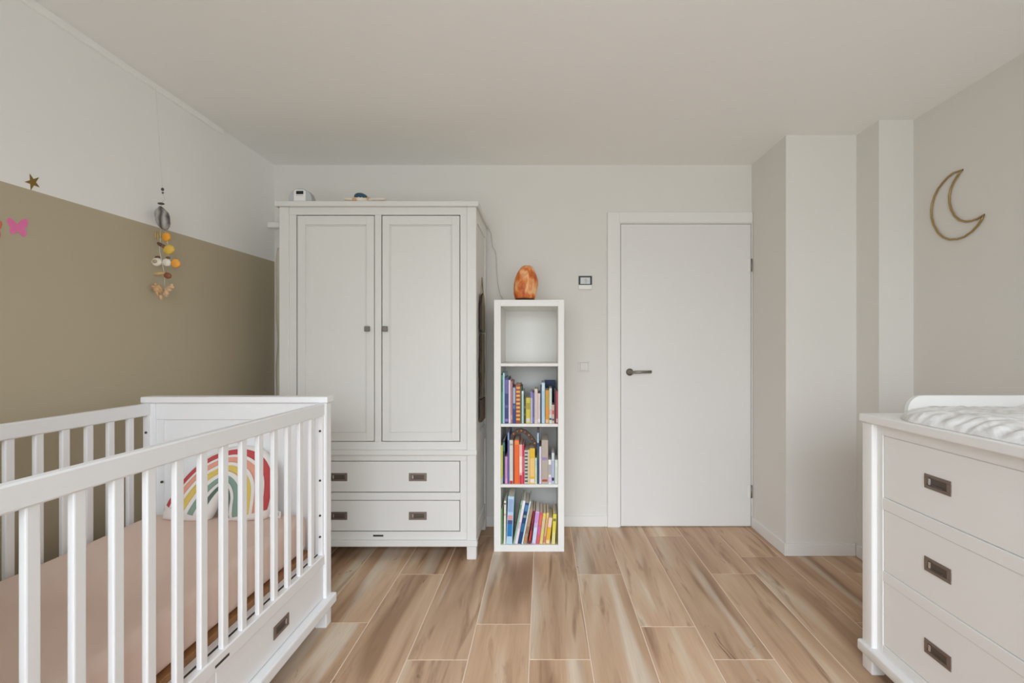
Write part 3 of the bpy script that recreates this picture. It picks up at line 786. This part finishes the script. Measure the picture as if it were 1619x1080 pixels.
# ------------------------------------------------------------------ crib
CX0, CX1, CN, CF = -1.695, -0.918, 0.652, 2.102
cr = thing('crib', 'white slatted baby crib with drawers beside the olive wall', 'crib', ((CX0 + CX1) / 2, (CN + CF) / 2, 0))
m = M['crib']
PW, PD = 0.05, 0.05
for (ya, yb, ynear, yfar) in ((CF - PD, CF, CF - PD, CF), (CN, CN + PD, CN, CN + PD)):
    far = ya > 1
    for (xa, xb) in ((CX0, CX0 + PW), (CX1 - PW, CX1)):
        po = B(xa, xb, ya, yb, 0.0, 0.957, 0.004).build('post', m, cr)
    B(CX0 - 0.006, CX1 + 0.008, ya - 0.010, yb + 0.010, 0.957, 0.984, 0.004).build('end_cap', m, cr)
    B(CX0 + PW, CX1 - PW, ya + 0.006, yb - 0.006, 0.885, 0.957, 0.002).build('end_rail', m, cr)
    B(CX0 + PW, CX1 - PW, ya + 0.006, yb - 0.006, 0.09, 0.17, 0.002).build('end_rail', m, cr)
    for (xa, xb) in ((CX0 + PW, CX0 + PW + 0.03), (CX1 - PW - 0.03, CX1 - PW)):
        B(xa, xb, ya + 0.010, yb - 0.010, 0.17, 0.885).build('end_stile', m, cr)
    B(CX0 + PW + 0.03, CX1 - PW - 0.03, ya + 0.016, yb - 0.016, 0.17, 0.885).build('end_panel', m, cr)
YA, YZ = CN + PD, CF - PD
slat_mesh = None
for side in (0, 1):
    xo = CX1 - 0.006 if side else CX0 + 0.006            # outer face
    sg = -1 if side else 1
    xa, xb = sorted((xo, xo + sg * 0.026))
    B(xa, xb, YA, YZ, 0.905, 0.956, 0.004).build('top_rail', m, cr)
    xa2, xb2 = sorted((xo, xo + sg * 0.028))
    B(xa2, xb2, YA, YZ, 0.272, 0.316, 0.003).build('bottom_rail', m, cr)
    xm_ = (xa + xb) / 2
    for k in range(-1, 13):
        yc = 0.884 + 0.0893 * k + (0.008 if not side else 0)
        if slat_mesh is None:
            o = B(xm_ - 0.0075, xm_ + 0.0075, yc - 0.0135, yc + 0.0135, 0.314, 0.907, 0.003, 0, 2).build('slat', m, cr)
            slat_mesh = o.data
        else:
            o = bpy.data.objects.new('slat', slat_mesh); COL.objects.link(o); o.parent = cr
            o.location = Vector((xm_, yc, 0.314)) - WL[cr.name]
    xa3, xb3 = sorted((xo + sg * 0.012, xo + sg * 0.028))
    if side == 0:
        B(xa3, xb3, YA, YZ, 0.128, 0.272).build('side_panel', m, cr)
    xa4, xb4 = sorted((xo - sg * 0.026, xo + sg * 0.03))
    B(xa4, xb4, CN - 0.012, CF + 0.010, 0.087, 0.128, 0.006, 0, 2).build('base_moulding', m, cr)
    xa5, xb5 = sorted((xo + sg * 0.034, xo + sg * 0.0575))
    B(xa5, xb5, YA, YZ, 0.265, 0.317, 0.001).build('base_frame', m, cr)
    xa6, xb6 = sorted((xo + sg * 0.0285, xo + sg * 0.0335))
    B(xa6, xb6, YA, YZ, 0.300, 0.3155).build('gap_shade_strip', M['plate'], cr)['label'] = 'added dark strip imitating shade in the gap beside the rail'  # added strip; its dark colour stands in for shade inside the open slot
    # end guides of the sliding side with dark bolts
    for yy in (YZ, YA):
        s2 = -1 if yy > 1 else 1
        g0, g1 = sorted((yy, yy + s2 * 0.012))
        xg0, xg1 = sorted((xo + sg * 0.004, xo + sg * 0.024))
        B(xg0, xg1, g0, g1, 0.316, 0.905).build('side_guide', m, cr)
for (x_, y_) in ((231, 684), (256, 762)):
    p = px(x_, y_, YZ - 0.012 if x_ < 240 else CF - PD)
    MB().tube([(p.x, p.y + 0.003, p.z), (p.x, p.y - 0.003, p.z)], 0.005, 10).build('bolt', M['plate'], cr)
for y_ in (683, 762, 818, 852):
    p = on_X(502.5, y_, CX1 - 0.020)
    MB().tube([(CX1 - 0.02, YZ - 0.010, p.z), (CX1 - 0.02, YZ - 0.016, p.z)], 0.0045, 10).build('bolt', M['plate'], cr)
B(CX0 + 0.064, CX1 - 0.064, YA + 0.005, YZ - 0.005, 0.306, 0.336, 0.002).build('bed_base', M['plywood'], cr)
B(CX0 + 0.08, CX1 - 0.08, YA + 0.03, YZ - 0.03, 0.290, 0.306).build('base_slats', M['plywood'], cr)
ymid = 1.376
for (ya, yb, hy) in ((ymid + 0.0015, YZ - 0.003, 1.72), (YA + 0.003, ymid - 0.0015, 1.034)):
    d = MB(); d.box(CX1 - 0.030, CX1 - 0.012, ya, yb, 0.131, 0.270, 0.002)
    d.box(CX1 - 0.45, CX1 - 0.030, ya + 0.02, yb - 0.02, 0.135, 0.15)
    do = d.build('drawer', m, cr)
    pull((CX1 - 0.012, hy, 0.203), 'x', 1, do, flip=1)
B(CX1 - 0.006, CX1 - 0.0045, 1.365, 1.425, 0.287, 0.294).build('name_plate', M['plate'], cr)['label'] = 'small dark metal name plate'

# mattress
ma = MB(); ma.box(CX0 + 0.05, CX1 - 0.070, YA + 0.012, YZ - 0.012, 0.337, 0.495, 0.035, 0, 5)
mo = ma.build('mattress', M['pink'])
bm = bmesh.new(); bm.from_mesh(mo.data)
bmesh.ops.subdivide_edges(bm, edges=[e for e in bm.edges if e.calc_length() > 0.2], cuts=24, use_grid_fill=True)
for v in bm.verts:
    q = v.co * 5
    v.co.z += 0.004 * mnoise.noise(q) * (1 if v.co.z > 0.02 else 0)
    v.co.x += 0.003 * mnoise.noise(q + Vector((9, 2, 4)))
bm.to_mesh(mo.data); bm.free()
for p in mo.data.polygons: p.use_smooth = True
tag(mo, 'crib mattress in a dusty pink fitted sheet', 'mattress')

# rainbow cushion
RY = 1.925
def crp(x, y): 
    p = px(240 + x / 7.71, 700 + y / 7.71, RY); return (p.x, p.z)
def resample(pts, n_):
    pts = [Vector((a, b_, 0)) for a, b_ in pts]
    # Catmull-Rom then even spacing
    dense = []
    for i in range(len(pts) - 1):
        p0, p1, p2, p3 = pts[max(i - 1, 0)], pts[i], pts[i + 1], pts[min(i + 2, len(pts) - 1)]
        for k in range(12):
            t_ = k / 12
            dense.append(0.5 * ((2 * p1) + (p2 - p0) * t_ + (2 * p0 - 5 * p1 + 4 * p2 - p3) * t_ ** 2 + (3 * p1 - p0 - 3 * p2 + p3) * t_ ** 3))
    dense.append(pts[-1])
    L_ = [0]
    for i in range(1, len(dense)): L_.append(L_[-1] + (dense[i] - dense[i - 1]).length)
    out = []; j = 0
    for k in range(n_):
        s_ = L_[-1] * k / (n_ - 1)
        while j < len(L_) - 2 and L_[j + 1] < s_: j += 1
        f2 = (s_ - L_[j]) / max(1e-9, L_[j + 1] - L_[j])
        out.append(dense[j].lerp(dense[j + 1], min(1, f2)))
    return out
outer = [(40, 1000), (45, 870), (170, 590), (350, 350), (560, 195), (760, 120), (960, 95), (1130, 122), (1290, 220), (1395, 390), (1420, 600), (1400, 800), (1330, 1000)]
inner = [(640, 1000), (690, 890), (730, 780), (760, 700), (772, 668), (783, 652), (793, 650), (802, 655), (807, 672), (800, 730), (785, 800), (768, 880), (800, 1000)]
NS, NV = 49, 25
Oo = resample([crp(*p) for p in outer], NS); Oi = resample([crp(*p) for p in inner], NS)
zb = 0.497
def cpoint(s_, v, lift=0.0, back=False):
    i = min(NS - 2, int(s_)); f2 = s_ - i
    a = Oo[i].lerp(Oo[i + 1], f2); c_ = Oi[i].lerp(Oi[i + 1], f2)
    p = a.lerp(c_, v)
    endf = min(1.0, (min(s_, NS - 1 - s_) / 5.0))
    th_ = 0.046 * (max(0.0, 1 - abs(2 * v - 1) ** 2.6)) ** 0.5 * (0.25 + 0.75 * math.sqrt(max(0, endf)))
    lean = (p.y - zb) * 0.22
    ymidp = RY + 0.040 + lean
    yy = ymidp + th_ * 0.75 if back else ymidp - th_ - lift
    return Vector((p.x, yy, max(p.y, zb)))
cu = thing('rainbow_cushion', 'rainbow-shaped white cushion leaning on the crib headboard', 'cushion', (Oo[NS // 2].x, RY + 0.04, zb))
vs_, fs_ = [], []
for bk_ in (False, True):
    for i in range(NS):
        for j in range(NV):
            vs_.append(cpoint(i, j / (NV - 1), 0, bk_))
for o_ in (0, NS * NV):
    for i in range(NS - 1):
        for j in range(NV - 1):
            a = o_ + i * NV + j
            fs_.append((a, a + 1, a + NV + 1, a + NV))
for e_ in (0, NS - 1):
    for j in range(NV - 1):
        a = e_ * NV + j
        fs_.append((a, a + 1, NS * NV + a + 1, NS * NV + a))
for j in (0, NV - 1):
    for i in range(NS - 1):
        a = i * NV + j
        fs_.append((a, a + NV, NS * NV + a + NV, NS * NV + a))
MB().add(vs_, fs_, 0, True).build('cushion_body', M['cushion'], cu)
for nm, v0, v1, c_ in (('red_band', 0.055, 0.155, (196, 88, 90)), ('salmon_band', 0.205, 0.31, (228, 166, 144)), ('yellow_band', 0.375, 0.50, (224, 198, 112)), ('green_band', 0.585, 0.695, (140, 166, 152)), ('dark_green_band', 0.765, 0.845, (102, 120, 110))):
    vs_, fs_ = [], []
    s0, s1 = NS * 0.085, NS * 0.915
    R_ = 44; C_ = 4
    for lf in (0.002, 0.0003):
        for i in range(R_ + 1):
            for j in range(C_ + 1):
                vs_.append(cpoint(s0 + (s1 - s0) * i / R_, v0 + (v1 - v0) * j / C_, lf))
    K = (R_ + 1) * (C_ + 1)
    for i in range(R_):
        for j in range(C_):
            a = i * (C_ + 1) + j
            fs_.append((a, a + 1, a + C_ + 2, a + C_ + 1))
        for j in (0, C_):
            a = i * (C_ + 1) + j
            fs_.append((a, a + C_ + 1, K + a + C_ + 1, K + a))
    MB().add(vs_, fs_, 0, True).build(nm, mat(nm + '_felt', rgb(*c_), 0.95, 0.05, 60, 0.2, 300, spec=0.1), cu)
tp = px(438, 806, RY + 0.045)
tg = MB(); tg.box(tp.x - 0.035, tp.x + 0.018, RY + 0.045, RY + 0.0465, zb + 0.002, zb + 0.030, 0, 0, 1, Matrix.Rotation(math.radians(8), 3, 'Y'), tp)
tgo = tg.build('care_tag', M['cushion'], cu)
B(tp.x + 0.003, tp.x + 0.008, RY + 0.0442, RY + 0.045, zb + 0.010, zb + 0.024).build('print', M['greyfab'], tgo)

# ------------------------------------------------------------------ dresser (changing table)
DX0, DX1, DYF, DYN = 1.195, 1.955, 1.812, 0.83
ds = thing('dresser', 'white changing-table dresser with three wide drawers at the right', 'dresser', ((DX0 + DX1) / 2, (DYF + DYN) / 2, 0))
m = M['dress']
B(DX0 - 0.008, DX1, DYN - 0.008, DYF + 0.006, 0.917, 0.947, 0.004, 0, 2).build('top_board', m, ds)
for (ya, yb) in ((DYF - 0.056, DYF), (DYN, DYN + 0.056)):
    B(DX0, DX0 + 0.05, ya, yb, 0, 0.917, 0.006, 0, 3).build('post', m, ds)
    B(DX1 - 0.05, DX1, ya, yb, 0, 0.917, 0.003).build('post', m, ds)
    B(DX0 + 0.05, DX1 - 0.05, ya + 0.02, yb - 0.02, 0.09, 0.917).build('side_panel', m, ds)
B(DX1 - 0.02, DX1 - 0.008, DYN + 0.056, DYF - 0.056, 0.09, 0.917).build('back_panel', m, ds)
B(DX0 + 0.06, DX1 - 0.02, DYN + 0.056, DYF - 0.056, 0.09, 0.105).build('bottom_board', m, ds)
fx = DX0 + 0.016
ya, yb = DYN + 0.056, DYF - 0.056
rails = [(0.880, 0.917), (0.617, 0.6585), (0.361, 0.3975), (0.100, 0.133)]
for (z0_, z1_) in rails:
    B(fx + 0.002, fx + 0.03, ya + 0.03, yb - 0.03, z0_, z1_, 0.001).build('drawer_rail', m, ds)
B(fx + 0.002, fx + 0.03, yb - 0.03, yb, 0.100, 0.917, 0.001).build('stile', m, ds); B(fx + 0.002, fx + 0.03, ya, ya + 0.03, 0.100, 0.917, 0.001).build('stile', m, ds)
for (z0_, z1_) in ((0.660, 0.8785), (0.399, 0.6155), (0.1345, 0.3595)):
    dd = MB(); dd.box(fx + 0.005, fx + 0.025, ya + 0.0316, yb - 0.0316, z0_, z1_, 0.002)
    dd.box(fx + 0.025, DX1 - 0.06, ya + 0.05, yb - 0.05, z0_ + 0.02, z0_ + 0.03)
    do = dd.build('drawer', m, ds)
    zc = (z0_ + z1_) / 2 + 0.002
    for yc in (1.489, 1.153): pull((fx + 0.005, yc, zc), 'x', -1, do, flip=1)
mo_ = MB(); mo_.box(DX0 - 0.012, DX0 + 0.04, DYN - 0.012, DYF + 0.012, 0.060, 0.100, 0.008, 0, 3)
mo_.build('base_moulding', m, ds)

# changing topper
def rboard(x0, x1, z0, z1, r_):
    pts = [(x1, z0), (x1, z1)]
    for i in range(9):
        a = math.pi / 2 + (math.pi / 2) * i / 8
        pts.append((x0 + r_ + r_ * math.cos(a), z1 - r_ + r_ * math.sin(a)))
    pts.append((x0, z0))
    return pts
tpz = 0.9475
tt_ = thing('changing_topper', 'white changing-table guard with rounded corner on the dresser top', 'changing table guard', (1.66, 1.32, tpz))
zt_ = Z_at(625, 1.795)
for y_ in (1.785, 0.86):
    MB().prism(rboard(X_at(1434, 1.79), 1.955, tpz, zt_, 0.055), 'y', y_, y_ + 0.018).build('side_board', M['plastic'], tt_)
B(1.937, 1.955, 0.878, 1.785, tpz, zt_, 0.002).build('back_board', M['plastic'], tt_)
# changing pad with crinkled cover
pw, pl_ = 90, 130
PX0, PX1, PY0, PY1 = 1.205, 1.93, 0.885, 1.775
def padtop(u, v):
    x = PX0 + (PX1 - PX0) * u; y = PY0 + (PY1 - PY0) * v
    # rounded far front corner
    cx_, cy_, rc = PX0 + 0.22, PY1 - 0.22, 0.22
    if x < cx_ and y > cy_:
        dx, dy = (cx_ - x) / rc, (y - cy_) / rc
        mx_ = max(dx, dy); ln = math.hypot(dx, dy)
        if ln > 0: x, y = cx_ - dx / ln * mx_ * rc, cy_ + dy / ln * mx_ * rc
    ed = min(u, 1 - u, v, 1 - v)
    hgt = 0.034 * min(1, (ed / 0.10)) ** 0.5 if ed > 0 else 0
    hgt += 0.016 * max(0, 1 - abs(u - 0.85) / 0.2) * min(1, ed / 0.1)
    w_ = Vector((x * 3.0, y * 13, 1.3)); w2 = Vector((x * 11, y * 5, 7.7))
    wr = 0.012 * abs(mnoise.noise(w_)) + 0.010 * abs(mnoise.noise(w2)) + 0.003 * mnoise.noise(Vector((x * 30, y * 30, 3)))
    an = math.atan2(y - cy_, cx_ - x) if y > cy_ else -(cy_ - y) * 4.0      # gathered seam along the front edge
    hgt += 0.0042 * math.sin(an * 30 + 2 * mnoise.noise(Vector((x * 8, y * 8, 0)))) * max(0, 1 - ed / 0.14) * min(1, ed / 0.02) * (1 if u < 0.5 else 0)
    return Vector((x, y, tpz + 0.001 + max(0, hgt + wr * min(1, ed / 0.03))))
vs_, fs_ = [], []
for i in range(pl_ + 1):
    for j in range(pw + 1): vs_.append(padtop(j / pw, i / pl_))
for i in range(pl_):
    for j in range(pw):
        a = i * (pw + 1) + j; fs_.append((a, a + 1, a + pw + 2, a + pw + 1))
K = len(vs_)
vs_ += [Vector((p.x, p.y, tpz + 0.0005)) for p in vs_]
fs_ += [tuple(K + q for q in reversed(f)) for f in fs_[:pl_ * pw]]
for i in range(pl_):
    for j in (0, pw):
        a = i * (pw + 1) + j; b2 = a + pw + 1; fs_.append((a, b2, K + b2, K + a))
for j in range(pw):
    for i in (0, pl_):
        a = i * (pw + 1) + j; fs_.append((a, a + 1, K + a + 1, K + a))
tag(MB().add(vs_, fs_, 0, True).build('changing_pad', M['muslin']), 'crinkled white and grey changing pad on the dresser', 'changing pad')

# ------------------------------------------------------------------ wall decorations
mp_ = [(1085, 345), (1040, 360), (1010, 382), (985, 410), (962, 440), (945, 475), (932, 515), (928, 550), (930, 585), (940, 622), (962, 660), (988, 684), (1020, 695), (1060, 692), (1095, 680), (1130, 656), (1160, 625), (1180, 597), (1193, 570), (1160, 590), (1130, 601), (1100, 605), (1070, 597), (1045, 575), (1028, 545), (1019, 510), (1018, 475), (1026, 438), (1042, 402), (1062, 372)]
pts = [on_X(1180 + a / 3.175, 160 + b_ / 3.175, XR - 0.006) for a, b_ in mp_]
tag(MB().tube(pts, 0.0048, 8, closed=True).build('moon_ornament', M['gold']), 'gold wire crescent moon hanging on the right wall', 'wall ornament')

def sticker(name, pxs, m_, label, th_=0.0012):
    pp = [on_X(x, y, XL) for x, y in pxs]
    mb = MB().prism([(p.y, p.z) for p in pp], 'x', XL, XL + th_)
    return tag(mb.build(name, m_), label, 'wall sticker')
cx_, cy_ = 51.5, 288
star = []
for i in range(10):
    a = math.radians(-90 - 22 + i * 36); rr = 13.5 if i % 2 == 0 else 5.2
    star.append((cx_ + rr * 0.95 * math.cos(a), cy_ + rr * math.sin(a) + 0.10 * rr * math.cos(a)))
sticker('star_sticker', star, M['goldfoil'], 'gold star sticker above the olive paint edge')
bf = [(0, -4), (3, -9), (9, -14), (15, -14), (17, -9), (15, -2), (11, 2), (14, 7), (14, 13), (10, 16), (5, 13), (1, 7), (0, 9), (-1, 7), (-5, 12), (-10, 12), (-13, 7), (-11, 2), (-15, -4), (-17, -11), (-14, -15), (-8, -12), (-3, -7)]
sticker('butterfly_sticker', [(27.5 + x, 359 + y * 0.95 + 0.05 * x) for x, y in bf], M['stickpink'], 'pink butterfly sticker on the olive wall below the gold star')
sticker('butterfly_sticker', [(-13.5 + x, 362 + y * 0.95 + 0.05 * x) for x, y in bf], M['stickorange'], 'orange butterfly sticker at the left edge of the picture')

# shell mobile
MX = XL + 0.045
MYc = MX * F / (256 - CX)
mob = thing('shell_mobile', 'hanging string of shells, stones and coral on the left wall', 'mobile', (MX, MYc, Z_at(475, MYc)))
def mpx(x, y): return px(220 + x / 5.14, 280 + y / 5.14, MYc)
S_ = MYc / F / 5.14
rnd = random.Random(3)
rail_z = ZC - 0.02
MB().tube([(XL + 0.016, MYc, rail_z), tuple(mpx(188, 95) + Vector((0, 0, 0)))], 0.0005, 5).build('thread', mat('nylon_thread', rgb(224, 222, 216), 0.5), mob)
MB().tube([tuple(mpx(190, 90)), tuple(mpx(192, 128)), tuple(mpx(205, 180)), tuple(mpx(180, 215)), tuple(mpx(185, 260))], 0.0012, 6).build('string', M['cord'], mob)
for (x, y, w_, h_) in ((190, 100, 12, 14), (192, 128, 9, 8), (178, 216, 26, 9)):
    MB().ellipsoid(mpx(x, y), (w_ * S_, w_ * S_ * 0.8, h_ * S_), nu=10, nv=6).build('bead', mat('bead_grey', rgb(70, 66, 62), 0.5), mob)
shellm = mat('grey_shell', rgb(120, 116, 112), 0.3, 0.75, 45, 0.5, 40)
def shell(c, w_, h_, ang, col, nm='shell', d_=0.45, ridges=9, m_=None):
    R_ = Matrix.Rotation(math.radians(ang), 3, 'Y')
    fn = lambda d: 1 + 0.05 * math.sin(ridges * math.atan2(d.x, d.z + 1.2) * 2)
    return MB().ellipsoid(c, (w_ * S_, max(w_, h_) * S_ * d_, h_ * S_), R_, 18, 10, 0, fn).build(nm, m_ or mat(nm + '_tone', rgb(*col), 0.5, 0.18, 60), mob)
nt = shellm.node_tree
_tc = nt.nodes.new('ShaderNodeTexCoord'); _w = nt.nodes.new('ShaderNodeTexWave'); _w.inputs['Scale'].default_value = 9; _w.inputs['Distortion'].default_value = 7; _w.inputs['Detail'].default_value = 3
nt.links.new(_tc.outputs['Object'], _w.inputs['Vector'])
_r = nt.nodes.new('ShaderNodeValToRGB'); _r.color_ramp.elements[0].color = rgb(78, 74, 71); _r.color_ramp.elements[1].color = rgb(168, 163, 158)
nt.links.new(_w.outputs['Fac'], _r.inputs[0]); nt.links.new(_r.outputs[0], nt.nodes['Principled BSDF'].inputs['Base Color'])
shell(mpx(190, 335), 56, 98, -17, None, 'grey_shell', 0.35, 7, shellm)
for (x, dy) in ((133, 0), (152, 6), (172, -6)):
    MB().tube([tuple(mpx(x, 440 + dy)), tuple(mpx(x + 2, 500 + dy))], [0.0035, 0.0045], 8).build('tusk_shell', mat('pale_gold_shell', rgb(186, 162, 110), 0.5, 0.15, 50), mob)
shell(mpx(222, 487), 34, 36, 0, (240, 160, 40), 'orange_shell')
shell(mpx(172, 548), 30, 14, 35, (104, 76, 58), 'mussel_shell'); shell(mpx(206, 568), 32, 14, 40, (122, 92, 74), 'mussel_shell')
shell(mpx(243, 590), 46, 38, -12, (222, 184, 78), 'yellow_shell')
shell(mpx(143, 690), 42, 34, 0, (232, 224, 206), 'white_shell'); shell(mpx(225, 694), 36, 32, 30, (226, 222, 208), 'white_shell')
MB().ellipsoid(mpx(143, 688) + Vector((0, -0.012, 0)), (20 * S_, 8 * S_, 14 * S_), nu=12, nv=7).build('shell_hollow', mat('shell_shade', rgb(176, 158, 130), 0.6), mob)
shell(mpx(298, 702), 38, 36, 10, (240, 164, 66), 'orange_shell')
shell(mpx(165, 786), 48, 13, -6, (206, 176, 120), 'tan_shell'); shell(mpx(232, 800), 32, 25, 20, (140, 84, 58), 'brown_shell')
shell(mpx(150, 650), 22, 10, 0, (110, 80, 70), 'mussel_shell'); shell(mpx(235, 655), 20, 10, 0, (116, 86, 70), 'mussel_shell')
MB().tube([tuple(mpx(178, 420)), tuple(mpx(165, 600)), tuple(mpx(180, 660)), tuple(mpx(205, 780)), tuple(mpx(207, 880))], 0.0014, 6).build('string', M['cord'], mob)
MB().tube([tuple(mpx(215, 440)), tuple(mpx(235, 560)), tuple(mpx(240, 650))], 0.0012, 6).build('string', M['cord'], mob)
coralm = mat('coral_tan', rgb(206, 166, 122), 0.7, 0.25, 60)
co = MB()
for i in range(16):
    a = rnd.uniform(0, 2 * math.pi); r1 = rnd.uniform(18, 46)
    p0 = mpx(152 + 12 * math.cos(a), 912 + 14 * math.sin(a)); p1 = mpx(152 + 1.25 * r1 * math.cos(a), 912 + r1 * 1.3 * math.sin(a)) + Vector((0, rnd.uniform(-0.015, 0.01), 0))
    co.tube([tuple(p0), tuple((p0 + p1) / 2 + Vector((0, -0.006, 0.002))), tuple(p1)], [0.005, 0.005, 0.003], 7)
co.ellipsoid(mpx(152, 912), (34 * S_, 26 * S_, 36 * S_), nu=12, nv=8)
co.build('coral', coralm, mob)
co = MB()
for (a, b_) in (((205, 960), (235, 905)), ((235, 905), (275, 880)), ((230, 915), (262, 920)), ((215, 940), (240, 950)), ((225, 905), (222, 975)), ((255, 893), (285, 900)), ((262, 885), (272, 868)), ((178, 960), (178, 1000))):
    co.tube([tuple(mpx(*a)), tuple(mpx(*b_))], [0.008, 0.006], 7)
co.build('coral_branch', mat('coral_pale', rgb(216, 182, 144), 0.7, 0.2, 60), mob)
